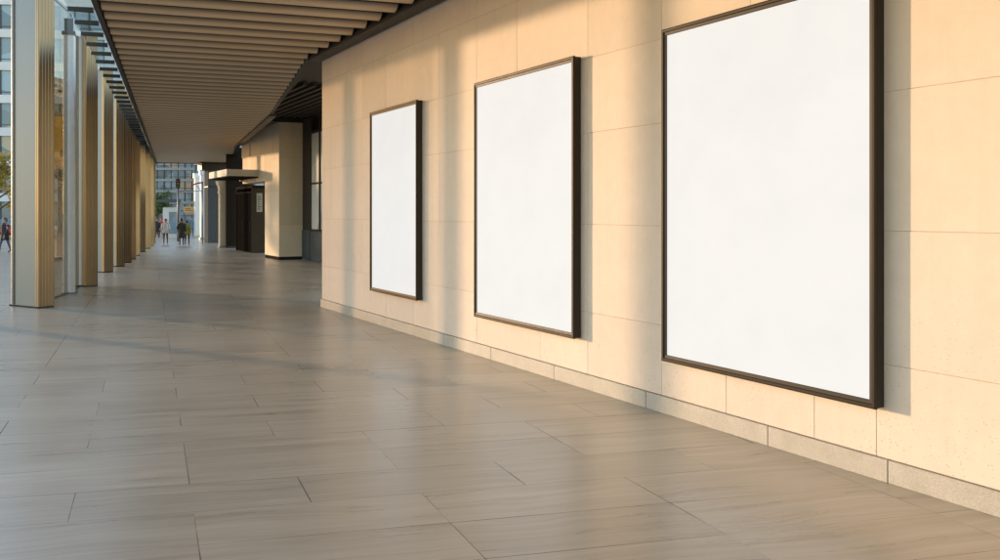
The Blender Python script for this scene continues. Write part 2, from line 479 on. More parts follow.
# poster boards: (t left, t right, z bottom, z top)
boards = [(3.07, 5.11, 0.60, 3.77, 'narrowest and farthest blank white poster board in dark bronze frame, beside the wall corner'),
          (7.03, 9.45, 0.56, 3.77, 'middle blank white poster board in dark bronze frame, between the far and near boards'),
          (10.95, 13.34, 0.545, 3.78, 'nearest and largest looking blank white poster board, its frame top cut off by the picture')]
P = 0.115
for t0, t1, z0, z1, lab in boards:
    w = t1 - t0; h = z1 - z0
    r = thing('poster_board', lab, 'poster board', wl((t0 + t1) / 2, 0.0, z0), WROT, 'blank poster boards on the stone wall')
    # casing (deep box, open to the front), built from four sides butted end to end
    b = MB()
    cs = 0.03
    b.box(-w / 2 + .006, -w / 2 + cs, -P + .02, -0.012, 0.006, h - .006)
    b.box(w / 2 - cs, w / 2 - .006, -P + .02, -0.012, 0.006, h - .006)
    b.box(-w / 2 + cs, w / 2 - cs, -P + .02, -0.012, 0.006, cs)
    b.box(-w / 2 + cs, w / 2 - cs, -P + .02, -0.012, h - cs, h - .006)
    b.box(-w / 2 + 0.15, w / 2 - 0.15, -0.012, -0.002, 0.15, h - 0.15)
    b.build('casing', M['frame_side'], r, bevel=0.003)
    # frame: mitred stepped profile swept round the rectangle
    prof = [(0.0, 0.02), (0.0, 0.0), (0.012, -0.006), (0.030, -0.006), (0.034, 0.004), (0.062, 0.008), (0.064, 0.03)]
    vs = []; n = len(prof)
    for cx, cz, sx, sz in ((-w / 2, 0, 1, 1), (w / 2, 0, -1, 1), (w / 2, h, -1, -1), (-w / 2, h, 1, -1)):
        for (d, yy) in prof:
            vs.append((cx + sx * d, -P + yy, cz + sz * d))
    fs = []
    for k in range(4):
        for i in range(n):
            j = (i + 1) % n
            fs.append((k * n + i, k * n + j, ((k + 1) % 4) * n + j, ((k + 1) % 4) * n + i))
    b = MB(); b.add(vs, fs)
    b.build('frame', M['frame'], r, bevel=0.0015, seg=1)
    b = MB(); b.box(-w / 2 + 0.045, w / 2 - 0.045, -P + 0.019, -P + 0.028, 0.045, h - 0.045)
    b.build('poster', M['poster'], r)

# ------------------------------------------------------------------ ceiling canopy
E = Vector((-0.326, 0.9454, 0)); X = Vector((0.9454, 0.326, 0))       # along / across the walkway
O = Vector((-6.19, 12.83, 0))
CROT = math.atan2(X.y, X.x)
canopy = thing('walkway_canopy', 'brown slatted ceiling canopy covering the walkway', 'canopy', O, CROT)
def loc2(p):
    d = Vector(p) - O
    return (d.dot(X), d.dot(E))
ledge = [loc2((-6.19 + 0.382 * 20.6, 12.83 - 20.6, 0)), loc2((-6.19, 12.83, 0)), loc2((-18.07, 43.9, 0)), loc2((-22.9, 56.5, 0))]
redge = [loc2(wl(28.5, 0.30)), loc2(wl(-0.05, 0.30)), loc2((-7.6, 28.1, 0)), loc2((-12.75, 41.0, 0)), loc2((-17.9, 56.5, 0))]
def xat(poly, v):
    for (x0, y0), (x1, y1) in zip(poly[:-1], poly[1:]):
        lo, hi = min(y0, y1), max(y0, y1)
        if lo <= v <= hi:
            return x0 + (x1 - x0) * (v - y0) / (y1 - y0)
    (x0, y0), (x1, y1) = (poly[:2] if abs(v - poly[0][1]) < abs(v - poly[-1][1]) else poly[-2:])
    return x0 + (x1 - x0) * (v - y0) / (y1 - y0)
b = MB()
pitch = 0.665; v = -20.0
while v < 45.5:
    xl, xr = xat(ledge, v) + 0.12, xat(redge, v) - 0.02
    if xr - xl > 0.5:
        pr = []
        for k in range(9):
            a = -1 + 2 * k / 8
            pr.append((v + 0.235 * a, CEIL + 0.07 * a * a))
        pr += [(v + 0.235, CEIL + 0.16), (v - 0.235, CEIL + 0.16)]
        n = len(pr)
        vs = [(xl, p[0], p[1]) for p in pr] + [(xr, p[0], p[1]) for p in pr]
        b.add(vs, [(i, (i + 1) % n, n + (i + 1) % n, n + i) for i in range(n)] + [tuple(range(n)), tuple(reversed(range(n, 2 * n)))])
    v += pitch
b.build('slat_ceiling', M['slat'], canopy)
def strip(edge, x0, x1, z0, z1, mb):
    for (xa, ya), (xb, yb) in zip(edge[:-1], edge[1:]):
        vs = []
        for z in (z0, z1):
            vs += [(xa + x0, ya, z), (xa + x1, ya, z), (xb + x1, yb, z), (xb + x0, yb, z)]
        mb.add(vs, [(0, 3, 2, 1), (4, 5, 6, 7), (0, 1, 5, 4), (1, 2, 6, 5), (2, 3, 7, 6), (3, 0, 4, 7)])
# roof slab over everything (several quads between the two edges)
b = MB()
vv = [-20.5, -10, 0, 8.0, 20, 30, 45.6]
for v0, v1 in zip(vv[:-1], vv[1:]):
    q = [(xat(ledge, v0) + .1, v0), (xat(redge, v0) + .28, v0), (xat(redge, v1) + .28, v1), (xat(ledge, v1) + .1, v1)]
    b.prism(q, CEIL + 0.195, CEIL + 0.42)
b.build('roof_slab', M['darkbrown'], canopy)
b = MB(); strip(ledge, 0.02, 0.095, CEIL - 0.03, CEIL + 0.36, b); b.build('edge_channel', M['dark'], canopy)
b = MB(); strip(redge[:2], 0.0, 0.26, CEIL - 0.05, CEIL + 0.19, b); b.build('wall_trim', M['dark'], canopy)
b = MB(); strip(redge[1:3], 0.0, 0.09, CEIL + 0.03, CEIL + 0.70, b); strip(redge[2:], 0.0, 0.2, CEIL - 0.04, CEIL + 0.60, b); b.build('edge_beam', M['dark'], canopy)
b = MB(); b.box(xat(ledge, 45.7), xat(redge, 45.7), 45.62, 45.8, CEIL - 0.02, CEIL + 0.42); b.build('end_fascia', M['dark'], canopy)
v = -3.0; first = True
while v < 40:
    x = xat(ledge, v)
    b = MB(); b.prism([(x - 0.42, v - 0.02), (x - 0.041, v - 0.05), (x - 0.041, v + 0.05), (x - 0.42, v + 0.02)], CEIL + 0.05, CEIL + 0.12)
    b.build('bracket', M['dark'], canopy)
    v += 1.03
b = MB(); strip(ledge[1:3], -0.44, -0.05, CEIL + 0.135, CEIL + 0.15, b)
b.build('glass_strip', M['glass'], canopy)

# ------------------------------------------------------------------ columns
L, W = 1.05, 0.36
sund = Vector((math.sin(R(SUN_AZ)), -math.cos(R(SUN_AZ)), 0))            # horizontal travel of sunlight
KROT = math.atan2(-0.507, 0.865)
def rrect(x0, x1, y0, y1, r, n=5):
    out = []
    for cx, cy, a0 in ((x1 - r, y0 + r, -90), (x1 - r, y1 - r, 0), (x0 + r, y1 - r, 90), (x0 + r, y0 + r, 180)):
        for k in range(n + 1):
            a = R(a0 + 90 * k / n)
            out.append((cx + r * math.cos(a), cy + r * math.sin(a)))
    return out
def make_column(h):
    r = thing('cladded_column', '', 'column', group='metal clad columns along the open side')
    b = MB(); b.prism(rrect(-L / 2, L / 2 - 0.07, -W / 2 + .02, W / 2 - .02, 0.06), 0.03, h - 0.06, smooth=False)
    o = b.build('shaft', M['steel'], r)
    # golden ribbed cladding wrapping the walkway end
    pr = [(L / 2 - 0.10, -W / 2 + 0.012)]
    xs0 = L / 2 - 0.10
    for k in range(1):
        x = xs0 + k * 0.055
        pr += [(x, -W / 2), (x + 0.036, -W / 2), (x + 0.040, -W / 2 + 0.006), (x + 0.052, -W / 2 + 0.006)]
    pr += [(L / 2 - 0.02, -W / 2 + 0.004), (L / 2 - 0.004, -W / 2 + 0.02)]
    y = -W / 2 + 0.03
    while y < W / 2 - 0.06:
        pr += [(L / 2, y), (L / 2, y + 0.042), (L / 2 - 0.007, y + 0.048), (L / 2 - 0.007, y + 0.060)]
        y += 0.066
    pr += [(L / 2 - 0.004, W / 2 - 0.02), (L / 2 - 0.02, W / 2 - 0.004), (L / 2 - 0.10, W / 2 - 0.004)]
    b = MB(); b.prism(pr, 0.035, h)
    b.build('bronze_cladding', M['bronze'], r)
    b = MB(); b.box(-L / 2 + 0.10, -L / 2 + 0.17, -W / 2 + 0.008, -W / 2 + 0.0195, 0.04, h - 0.07)
    b.build('shadow_channel', M['dark'], r)
    b = MB(); b.box(-L / 2 - 0.012, L / 2 - 0.01, -W / 2 + 0.005, W / 2 - 0.005, 0.0, 0.03)
    b.build('base_plate', M['kiosk'], r)
    b = MB(); b.box(-L / 2 - 0.01, L / 2 - 0.105, -W / 2 + 0.01, W / 2 - 0.01, h - 0.058, h)
    b.build('cap', M['steel'], r)
    return r
cpos = [(17.89, -9.37), (22.97, -10.86), (28.3, -12.87), (31.2, -13.76), (33.6, -14.55), (36.0, -15.4), (39.0, -16.5), (42.6, -17.75), (46.5, -19.1), (50.6, -20.6), (54.8, -22.2)]
clab = ['nearest and tallest grey and gold column, at the left of the picture',
        'second column from the camera, its golden end in view beside a slim white post',
        'third grey and gold column from the camera',
        'fourth grey and gold column from the camera, half hidden by the third',
        'fifth column of the row from the camera, showing mostly its golden edge',
        'sixth column of the row from the camera, a narrow gold strip',
        'seventh column of the row from the camera, a narrow gold strip',
        'eighth column of the row, fourth from its far end',
        'ninth column of the row, third from its far end',
        'tenth column of the row, next to the farthest',
        'farthest and smallest golden column of the row']
proto = None; tall = None
Rk = Matrix.Rotation(KROT, 3, 'Z')
for i, (d, cx_) in enumerate(cpos):
    corner = Vector((cx_, d, 0))
    c = corner + Rk @ Vector((-L / 2, -W / 2, 0))
    if i == 0:
        o = make_column(7.4)
    elif i == 1:
        o = proto = make_column(6.72)
    else:
        o = copy_tree(proto)
    o.location = c
    o.rotation_euler = (0, 0, KROT)
    tag(o, clab[i])

# slim posts with glass screens; the first screen is added to dim the sun
posts = [((-9.15, 14.88), 'slim white post nearest to the camera, left of the first column'),
         ((-10.62, 20.97), 'slim white steel post standing just before the second column')]
for (x, y), lab in posts:
    r = thing('screen_post', lab, 'post', (x, y, 0), CROT, 'slim steel posts between the columns')
    b = MB(); b.prism(rrect(-0.125, 0.125, -0.12, 0.12, 0.03, 3), 0.02, 6.35); b.build('shaft', M['whitesteel'], r)
    b = MB(); b.box(-0.16, 0.16, -0.16, 0.16, 0, 0.02); b.build('base_plate', M['steel'], r)
    b = MB(); b.box(-0.15, 0.15, -0.15, 0.15, 6.35, 6.43); b.box(-0.10, 0.10, -0.11, 0.11, 6.43, 6.75); b.build('cap', M['steel'], r)
def colmid(k): return (Vector((cpos[k][1], cpos[k][0], 0)) + Rk @ Vector((-L / 2, -W / 2, 0)))
pA, pB = Vector((*posts[0][0], 0)), Vector((*posts[1][0], 0))
for p0, p1, e0, e1, lab in ((colmid(0), pB, 0.30, 0.16, 'added sun dimming glass screen between the nearest column and the slim white post'),
                            (pB, colmid(1), 0.16, 0.30, 'narrow tall glass screen between the slim post and the second column')):
    d = (p1 - p0).normalized(); p0 = p0 + d * e0; p1 = p1 - d * e1
    ln = (p1 - p0).length
    r = thing('glass_screen', lab, 'glass screen', p0, math.atan2(d.y, d.x), 'glass screens between the columns')
    b = MB(); b.box(0.02, ln - .02, -0.009, 0.009, 0.04, 6.9); b.build('pane', M['screen'], r)
    b = MB(); b.box(0, ln, -0.018, 0.018, 0, 0.038); b.build('bottom_rail', M['steel'], r)
    b = MB(); b.box(0, ln, -0.018, 0.018, 6.902, 6.96); b.build('top_rail', M['steel'], r)

# ------------------------------------------------------------------ the recess behind the wall
A = gp(279, 260)
def fl(u, p=0.0, z=0.0):          # along the far facade plane: u metres away from the camera, p towards the walkway
    return A - S * u + NRM * p + Vector((0, 0, z))
# block pillar, local x = along S, y = away
r = thing('stone_pillar', 'square beige stone pillar standing beyond the end of the poster wall', 'pillar', A, WROT)
b = MB(); b.box(-2.28, -0.02, 0.02, 0.98, 0.0, 5.7); b.build('core', M['joint'], r)
b = MB()
zz = [0.13, 1.45, 2.85, 4.25, 5.75]
for z0, z1 in zip(zz[:-1], zz[1:]):
    for a, c in ((-2.3, -1.15), (-1.15, -0.02)):
        b.box(a + gap, c - gap, 0.0, 0.02, z0 + gap, z1 - gap)
    b.box(-0.02, 0.0, 0.0, 0.5 - gap, z0 + gap, z1 - gap); b.box(-0.02, 0.0, 0.5 + gap, 1.0, z0 + gap, z1 - gap)
    b.box(-2.3, -0.02, 0.98, 1.0, z0 + gap, z1 - gap)
b.build('stone_cladding', M['stone_far'], r)
b = MB(); b.box(-2.29, -0.012, 0.011, 0.99, 0.001, 0.125); b.build('base', M['kioskdark'], r)
# dark beam over the pillar and high soffit of the recess
r = thing('recess_soffit', 'dark brown soffit and black beam over the recess behind the wall corner', 'soffit', A, WROT)
b = MB(); b.box(-2.4, 0.02, -0.5, 8.5, 5.76, 6.15); b.build('cross_beam', M['dark'], r)
b = MB(); b.box(0.02, 19.0, 1.2, 10, 6.05, 6.3); b.box(0.02, 17.0, -4.5, 1.2, 6.05, 6.3); b.box(-9.0, 0.02, -4.0, 10, 6.31, 6.5)
for k in range(28):
    b.box(0.1, 9.4, -2.1 + k * 0.32, -1.98 + k * 0.32, 5.93, 6.045)
b.build('soffit_boards', M['darkbrown'], r)
for k in range(3):
    b = MB(); y = 2.0 + k * 0.5
    b.tube([(0.4, y, 5.6 - .1 * k), (8, y, 5.6 - .1 * k)], 0.06, 8); b.tube([(0.5, y, 5.6 - .1 * k), (0.5, y, 5.93)], 0.015, 5)
    b.tube([(4, y, 5.6 - .1 * k), (4, y, 5.93)], 0.015, 5)
    b.build('pipe', M['dark'], r)
# shopfront glazing in the recess
r = thing('shopfront', 'tall brown framed glass shopfront recessed between the pillar and the poster wall', 'shopfront', A + Vector((0.8686, 0.4956, 0)) * 1.0, WROT)
b = MB(); b.box(0.0, 16, 0.12, 0.3, 0, 6.0); b.build('back_wall', M['kioskdark'], r)
b = MB()
fr = [0.0, 1.1, 2.3, 4.3, 6.2, 8.0, 9.8, 11.6, 13.4]
for k, x in enumerate(fr[1:]):
    b.box(x - 0.05, x + 0.05, -0.02, 0.10, 0.0, 5.9)
b.box(1.15, 13.3, 0.0, 0.10, 5.2, 5.3); b.box(1.15, 13.3, 0.0, 0.10, 3.12, 3.2); b.box(1.15, 13.3, 0.0, 0.10, 1.22, 1.3)
b.build('frame', M['kiosk'], r)
b = MB(); b.box(0.0, 1.04, 0.0, 0.11, 1.25, 5.9); b.build('side_panel', M['kiosk'], r)
for x0, x1 in zip(fr[1:-1], fr[2:]):
    b = MB(); b.box(x0 + .05, x1 - .05, 0.03, 0.05, 3.2, 5.2); b.build('pane', M['shopglass'], r)
    b = MB(); b.box(x0 + .05, x1 - .05, 0.03, 0.05, 1.3, 3.12); b.build('pane', M['shopglass'], r)
b = MB(); b.box(0.0, 1.04, -0.03, 0.11, 0.02, 1.245); b.box(1.16, 13.3, -0.03, 0.02, 0.02, 1.215)
b.build('lower_panel', M['greypanel'], r)

# upper facade over the entrance
r = thing('upper_facade', 'sunlit beige stone wall over the entrance, between pillar and white canopy', 'wall', fl(2.32), WROT + math.pi)
b = MB(); b.box(0.0, 4.2, -0.6, -0.03, 3.35, 6.3); b.build('wall_core', M['joint'], r)
b = MB(); xs = [0, 0.9, 1.5, 2.6, 3.2, 4.2]
for a, c in zip(xs[:-1], xs[1:]):
    for z0, z1 in ((3.36, 4.6), (4.6, 5.9)):
        b.box(a + gap, c - gap, -0.029, random.choice((0, 0, 0.05)), z0 + gap, z1 - gap)
b.build('stone_cladding', M['stone_far'], r)

# entrance kiosk
K = gp(252, 253)
r = thing('entrance_box', 'taupe metal entrance box with an open dark doorway and a pale notice', 'entrance', K, WROT)
b = MB(); b.box(-3.5, 0.0, 0.0, 0.71, 3.16, 3.30); b.box(-3.5, 0, 0.64, 0.70, 0, 3.155); b.build('lintel', M['kioskdark'], r)
b = MB(); b.box(-0.06, 0.0, 0.0, 0.635, 0.0, 3.155); b.build('end_panel', M['kiosk'], r)
b = MB(); b.box(-3.5, -3.42, 0.0, 0.635, 0.0, 3.155); b.build('end_panel', M['kiosk'], r)
b = MB(); b.box(0.001, 0.02, 0.22, 0.50, 2.0, 2.92); n_ = b.build('notice_board', M['signwhite'], r)
b = MB()
for k in range(6): b.box(0.0205, 0.0225, 0.27, 0.27 + random.uniform(.1, .19), 2.12 + k * 0.12, 2.16 + k * 0.12)
b.build('notice_print', M['greypanel'], n_)
b = MB(); b.box(-0.14, -0.065, -0.02, 0.10, 0, 3.0); b.box(-3.41, -3.34, -0.02, 0.10, 0, 3.0); b.box(-3.335, -0.145, -0.02, 0.1, 2.93, 3.0); b.box(-1.8, -1.74, -0.01, .1, 0, 2.925); b.build('door_frame', M['kioskdark'], r)
for x0, x1 in ((-3.33, -1.81), (-1.73, -0.15)):
    b = MB(); b.box(x0, x1, 0.02, 0.06, 0.02, 2.92); d = b.build('door', M['doorblack'], r)
    hd = MB(); hd.tube([(x1 - 0.12, 0.0, 0.9), (x1 - 0.12, -0.04, 0.95), (x1 - 0.12, -0.04, 1.5), (x1 - 0.12, 0.0, 1.55)], 0.012, 6); hd.build('handle', M['kiosk'], d)
# side wall beyond
c = gp(227, 248)
r = thing('brown_side_wall', 'dark brown wall panel between the entrance box and the slim stone post', 'wall', c, WROT)
b = MB(); b.box(-0.3, 0, 0, 1.45, 0, 5.6); b.build('panel', M['kioskdark'], r)
b = MB()
for k in range(1, 4): b.box(0.001, 0.008, k * 0.36 - 0.006, k * 0.36 + 0.006, 0.1, 3.8)
b.box(0.001, 0.012, 0.005, 1.44, 0.0, 0.1); b.build('seam', M['dark'], r)
# slim stone post with a capital
c = gp(223, 247.6)
r = thing('stone_post', 'slim pale stone post with flared capital under the white canopy', 'post', c, WROT)
b = MB(); b.box(-0.21, 0.21, -0.21, 0.21, 0.12, 3.0, bevel=0.02); b.build('shaft', M['stone_far'], r)
b = MB(); b.loft([ring(0, 0, z, s * 1.41, s * 1.41, 4, R(45)) for z, s in ((3.0, .21), (3.1, .25), (3.18, .22), (3.4, .24), (3.6, .33), (3.72, .33))], smooth=False); b.build('capital', M['stone_far'], r)
b = MB(); b.box(-0.24, 0.24, -0.24, 0.24, 0.0, 0.12); b.build('base', M['granite'], r)
# white canopy over the entrance
r = thing('entrance_canopy', 'flat white canopy slab projecting over the entrance doorway', 'canopy', fl(3.4, 0, 3.54), WROT)
b = MB(); b.box(-4.0, 0.0, -1.4, 0.02, 0.06, 0.36, bevel=0.03); b.build('slab', M['white'], r)
b = MB(); b.box(-3.9, -0.05, -1.3, 0.0, 0.0, 0.058); b.build('soffit', M['kioskdark'], r)
b = MB(); b.box(-3.9, 0.03, 0.03, 0.24, -0.02, 0.38); b.build('end_plate', M['dark'], r)
# grey wall further along
c = gp(208, 243)
r = thing('grey_panel_wall', 'dark grey panelled wall beyond the slim stone post', 'wall', c, WROT)
b = MB(); b.box(-1.2, 0, 0, 1.3, 0, 4.7); b.build('body', M['greypanel'], r)
b = MB(); b.box(0.002, 0.012, 0.0, 1.3, 3.6, 3.66); b.box(0.002, 0.012, 0.62, 0.66, 0, 3.595); b.box(-1.2, -0.002, -0.015, -0.002, 3.6, 3.66)
b.build('seam', M['dark'], r)
b = MB(); b.box(-1.3, 0.1, -0.4, 2.9, 4.71, 5.15); b.build('fascia', M['dark'], r)
for (px_, py_, w_, lab) in ((203.5, 240.2, 0.42, 'nearer of two pale pilaster columns beyond the grey wall'), (198, 238.0, 0.5, 'farther of two pale pilaster columns beyond the grey wall')):
    c = gp(px_, py_)
    r = thing('pale_pilaster', lab, 'column', c, WROT, 'pale columns at the far end of the walkway')
    b = MB(); b.box(-w_ / 2, w_ / 2, -w_ / 2, w_ / 2, 0.2, 4.6, bevel=0.03); b.build('shaft', M['facade3'], r)
    b = MB(); b.box(-w_ / 2 - .06, w_ / 2 + .06, -w_ / 2 - .06, w_ / 2 + .06, 0, 0.2); b.build('base', M['granite'], r)
    b = MB(); b.box(-w_ / 2 - .08, w_ / 2 + .08, -w_ / 2 - .08, w_ / 2 + .08, 4.6, 4.95); b.build('capital', M['facade3'], r)

# ------------------------------------------------------------------ buildings
def building(name, label, loc, rot, w, dep, floors, fh, bay, wallm, winm, band=0.55, z0=0.0, win_parts=True, seed=1):
    rnd = random.Random(seed)
    r = thing(name, label, 'building', loc, rot)
    H = floors * fh
    b = MB(); b.box(0, w, 0.25, dep, 0, H + 0.8); b.build('wall', wallm, r)
    b = MB()
    for k in range(floors + 1):
        b.box(-0.1, w + 0.1, -0.12, 0.249, k * fh - band / 2 if k else 0, k * fh + band / 2)
    b.build('floor_band', wallm, r)
    nb = int(w / bay); bw = w / nb
    cnt = 0
    for k in range(floors):
        z0_, z1_ = k * fh + band / 2, (k + 1) * fh - band / 2
        i = 0
        while i < nb:
            step = min(3, nb - i)
            b = MB()
            for q in range(step):
                yy = rnd.uniform(0.12, 0.16)
                b.box((i + q) * bw + 0.03, (i + q + 1) * bw - 0.03, yy, 0.246, z0_ + .002, z1_ - .002)
            if cnt < 96:
                wo = b.build('window', winm, r)
                mb = MB()
                for q in range(step + (1 if i + step == nb else 0)):
                    t = 0.14 if q % 3 == 0 else 0.05
                    mb.box((i + q) * bw - t / 2, (i + q) * bw + t / 2, 0.0, 0.247, z0_ + .004, z1_ - .004)
                mb.box(i * bw + .08, (i + step) * bw - .08, 0.05, 0.11, z0_ + .3, z0_ + .36)
                mb.build('mullion', M['mull'], wo)
            cnt += 1
            i += step
    b = MB(); b.box(-0.15, w + 0.15, -0.2, 0.4, H + band / 2 + .01, H + 1.0); b.build('parapet', wallm, r)
    return r
building('office_building', 'pale grey office block with banded windows behind the left columns', (-64, 92, 0), R(8), 20, 14, 8, 3.6, 1.5, M['facade'], M['window'], 0.9, seed=3)
building('glass_tower', 'blue grey glass office tower closing the far end of the walkway', (-60, 128, 0), R(2), 17.5, 14, 11, 1.7, 1.0, M['facade2'], M['window2'], 0.35, seed=5)
building('white_block', 'narrow white building with tall windows right of the glass tower', (-42.3, 118, 0), R(2), 7.0, 14, 9, 2.2, 0.9, M['facade3'], M['window2'], 0.5, seed=6)
building('stone_block', 'pale stone building far right behind the walkway end', (-35.0, 116, 0), R(2), 14.0, 14, 9, 2.4, 1.4, M['facade'], M['window2'], 0.6, seed=8)

# ------------------------------------------------------------------ trees
def make_tree(name, label, loc, h, crown_z, crown_r, leafm, n_leaf=2600, leaf=0.16, trunk_r=0.11, seed=1, group=None):
    rnd = random.Random(seed)
    r = thing(name, label, 'tree', loc, rnd.uniform(0, 6), group)
    b = MB()
    pts = [(0, 0, 0), (0.03, 0.02, h * .25), (-0.05, 0.05, h * .5), (0.02, -0.04, h * .78), (0, 0, h * .95)]
    b.tube(pts, [trunk_r * 1.25, trunk_r, trunk_r * .8, trunk_r * .4, trunk_r * .12], 9)
    tips = []
    for k in range(13):
        z = crown_z - crown_r * 0.7 + (h * .88 - crown_z + crown_r * 0.7) * k / 13
        a = k * 2.4 + rnd.uniform(-.4, .4); ln = crown_r * rnd.uniform(.65, 1.0) * (1.0 if k < 9 else .6)
        p0 = Vector((0, 0, z)); p1 = p0 + Vector((math.cos(a) * ln * .5, math.sin(a) * ln * .5, ln * .35)); p2 = p0 + Vector((math.cos(a) * ln, math.sin(a) * ln, ln * .55))
        b.tube([p0, p1, p2], [trunk_r * .45, trunk_r * .28, trunk_r * .1], 6)
        tips += [p1, p2, (p1 + p2) / 2]
    b.build('trunk', M['bark'], r)
    tips.append(Vector((0, 0, h * .95)))
    clumps = [(t + Vector((rnd.gauss(0, .15), rnd.gauss(0, .15), rnd.gauss(0, .15))) * crown_r, crown_r * rnd.uniform(.16, .36)) for t in tips]
    b = MB()
    for k in range(n_leaf):
        c, rad = rnd.choice(clumps)
        d = Vector((rnd.gauss(0, 1), rnd.gauss(0, 1), rnd.gauss(0, .8))).normalized() * rad * (rnd.random() ** .45)
        p = c + d
        u = Vector((rnd.gauss(0, 1), rnd.gauss(0, 1), rnd.gauss(0, .6))).normalized()
        w_ = u.cross(Vector((rnd.gauss(0, 1), rnd.gauss(0, 1), rnd.gauss(0, 1)))).normalized()
        s = leaf * rnd.uniform(.6, 1.2)
        b.add([p, p + u * s * .5 + w_ * s * .28, p + u * s, p + u * s * .5 - w_ * s * .28], [(0, 1, 2, 3)])
    b.build('crown', leafm, r)
    return r
G = 'street trees beyond the columns'
make_tree('street_tree', 'slim tree with sparse yellow leaves seen between the first two columns', gp(59.5, 256), 6.2, 3.9, 1.1, M['leaf_y'], 1500, 0.15, 0.11, 2, G)
make_tree('street_tree', 'yellow leaved tree at the left edge of the picture behind the walking person', at(-8, 46), 5.0, 3.1, 2.0, M['leaf_y'], 3600, 0.2, 0.13, 5, G)
make_tree('street_tree', 'green tree at the far end of the walkway behind the people', at(158, 76), 3.6, 2.4, 1.3, M['leaf_g'], 2500, 0.2, 0.1, 9, G)

# ------------------------------------------------------------------ banner on a lamp pole
c = at(61, 38)
r = thing('banner_pole', 'orange street banner hanging from a grey pole between the first two columns', 'banner', c, R(24))
b = MB(); b.tube([(-0.35, 0, 0), (-0.35, 0, 6.9)], [0.06, 0.045], 10); b.build('pole', M['steel'], r)
b = MB()
for z in (3.96, 6.3): b.tube([(-0.35, 0, z), (0.42, 0, z)], 0.015, 6)
b.build('arm', M['dark'], r)
b = MB()
n = 8
for i in range(n):
    for j in range(10):
        def q(i_, j_):
            x = -0.28 + 0.66 * i_ / n; z = 3.98 + 2.3 * j_ / 10
            return (x, 0.03 * math.sin(i_ * .9 + j_ * .3), z)
        b.quad(q(i, j), q(i + 1, j), q(i + 1, j + 1), q(i, j + 1))
bn = b.build('cloth', M['orange'], r)
b = MB(); b.loft([ring(0.06 + 0.03 * k, -0.05, 4.45 + 0.09 * k, s, 0.01, 8) for k, s in enumerate((.05, .13, .17, .16, .1, .07, .09, .05))]); b.build('printed_mark', M['rust'], bn)

# ------------------------------------------------------------------ people
def make_person(label, loc, rotz, height, trousers, coat, hair, coat_len=0.86, stride=0.24, bag=None, group=None, skin=(0.45, 0.27, 0.19)):
    r = thing('person', label, 'person', loc, rotz, group)
    k = height / 1.75
    r.scale = (k, k, k)
    V = []; Ed = []; Rd = []
    def add(p, rad, parent=None):
        V.append(p); Rd.append(rad)
        if parent is not None: Ed.append((parent, len(V) - 1))
        return len(V) - 1
    pel = add((0, 0, .95), .125)
    sp = add((0, .01, 1.12), .125, pel); ch = add((0, .02, 1.30), .14, sp); sh = add((0, .01, 1.42), .10, ch)
    nk = add((0, .0, 1.50), .055, sh); jaw = add((0, .02, 1.575), .075, nk); hd = add((0, .005, 1.655), .092, jaw); add((0, 0, 1.70), .07, hd)
    add((0, .105, 1.61), .014, jaw)                        # nose
    for s in (-1, 1): add((s * .092, .0, 1.62), .014, hd)  # ears
    for s in (-1, 1):
        f = s * stride
        hip = add((s * .09, 0, .90), .10, pel)
        kn = add((s * .095, f * .55 + .04, .50 + (.02 if s < 0 else 0)), .062, hip)
        an = add((s * .095, f, .09 + (.05 if s < 0 else 0)), .042, kn)
        add((s * .10, f + .16, .035), .034, an)
        shd = add((s * .17, .01, 1.40), .065, sh)
        el = add((s * .235, -f * .35 - .02, 1.12), .046, shd)
        wr = add((s * .25, -f * .8 + .05, .88), .03, el)
        pm = add((s * .25, -f * .85 + .07, .80), .032, wr)
        for q, ln in enumerate((.062, .075, .07, .055)):
            y = -f * .85 + .04 + q * .02
            m = add((s * .252, y, .80 - .025 - ln * .5), .0095, pm)
            add((s * .24, y + .012, .80 - .03 - ln), .0085, m)
        th = add((s * .235, -f * .85 + .105, .79), .011, pm); add((s * .225, -f * .85 + .118, .755), .0095, th)
    me = bpy.data.meshes.new('body'); me.from_pydata(V, Ed, []); me.update()
    o = bpy.data.objects.new('body', me); COL.objects.link(o); o.parent = r
    m = o.modifiers.new('skin', 'SKIN'); m.use_smooth_shade = True
    if not me.skin_vertices:
        pass
    for i, sv in enumerate(me.skin_vertices[0].data):
        sv.radius = (Rd[i], Rd[i]); sv.use_root = (i == 0)
    ss = o.modifiers.new('sub', 'SUBSURF'); ss.levels = 1; ss.render_levels = 1
    me.materials.append(skin_cloth('skin_and_trousers', trousers, skin))
    cm = plain('coat_cloth', coat, 0.85, var=0.25, scale=9)
    b = MB()
    b.loft([ring(0, .01, z, rx, ry, 16) for z, rx, ry in ((coat_len - .22, .21, .175), (coat_len, .195, .165), (1.02, .175, .15), (1.15, .175, .15), (1.30, .20, .16), (1.40, .19, .135), (1.46, .12, .10), (1.50, .075, .08))])
    for s in (-1, 1):
        f = s * stride
        b.tube([(s * .14, .01, 1.405), (s * .185, .0, 1.37), (s * .24, -f * .35 - .02, 1.12), (s * .252, -f * .78 + .045, .89)], [.06, .08, .065, .05], 10)
    b.build('coat', cm, r)
    b = MB()
    b.loft([ring(0, y, z, rx, ry, 14) for z, y, rx, ry in ((1.56, -.045, .085, .062), (1.62, -.03, .102, .085), (1.68, -.012, .106, .103), (1.73, -.005, .085, .09), (1.765, 0, .04, .045))])
    b.build('hair', plain('hair', hair, 0.6, var=0.3, scale=30), r)
    if bag:
        b = MB(); b.box(-.15, .15, -.34, -.17, 1.0, 1.42, bevel=.03); b.build('backpack', plain('bag_cloth', bag, 0.8, var=0.2), r)
    return r
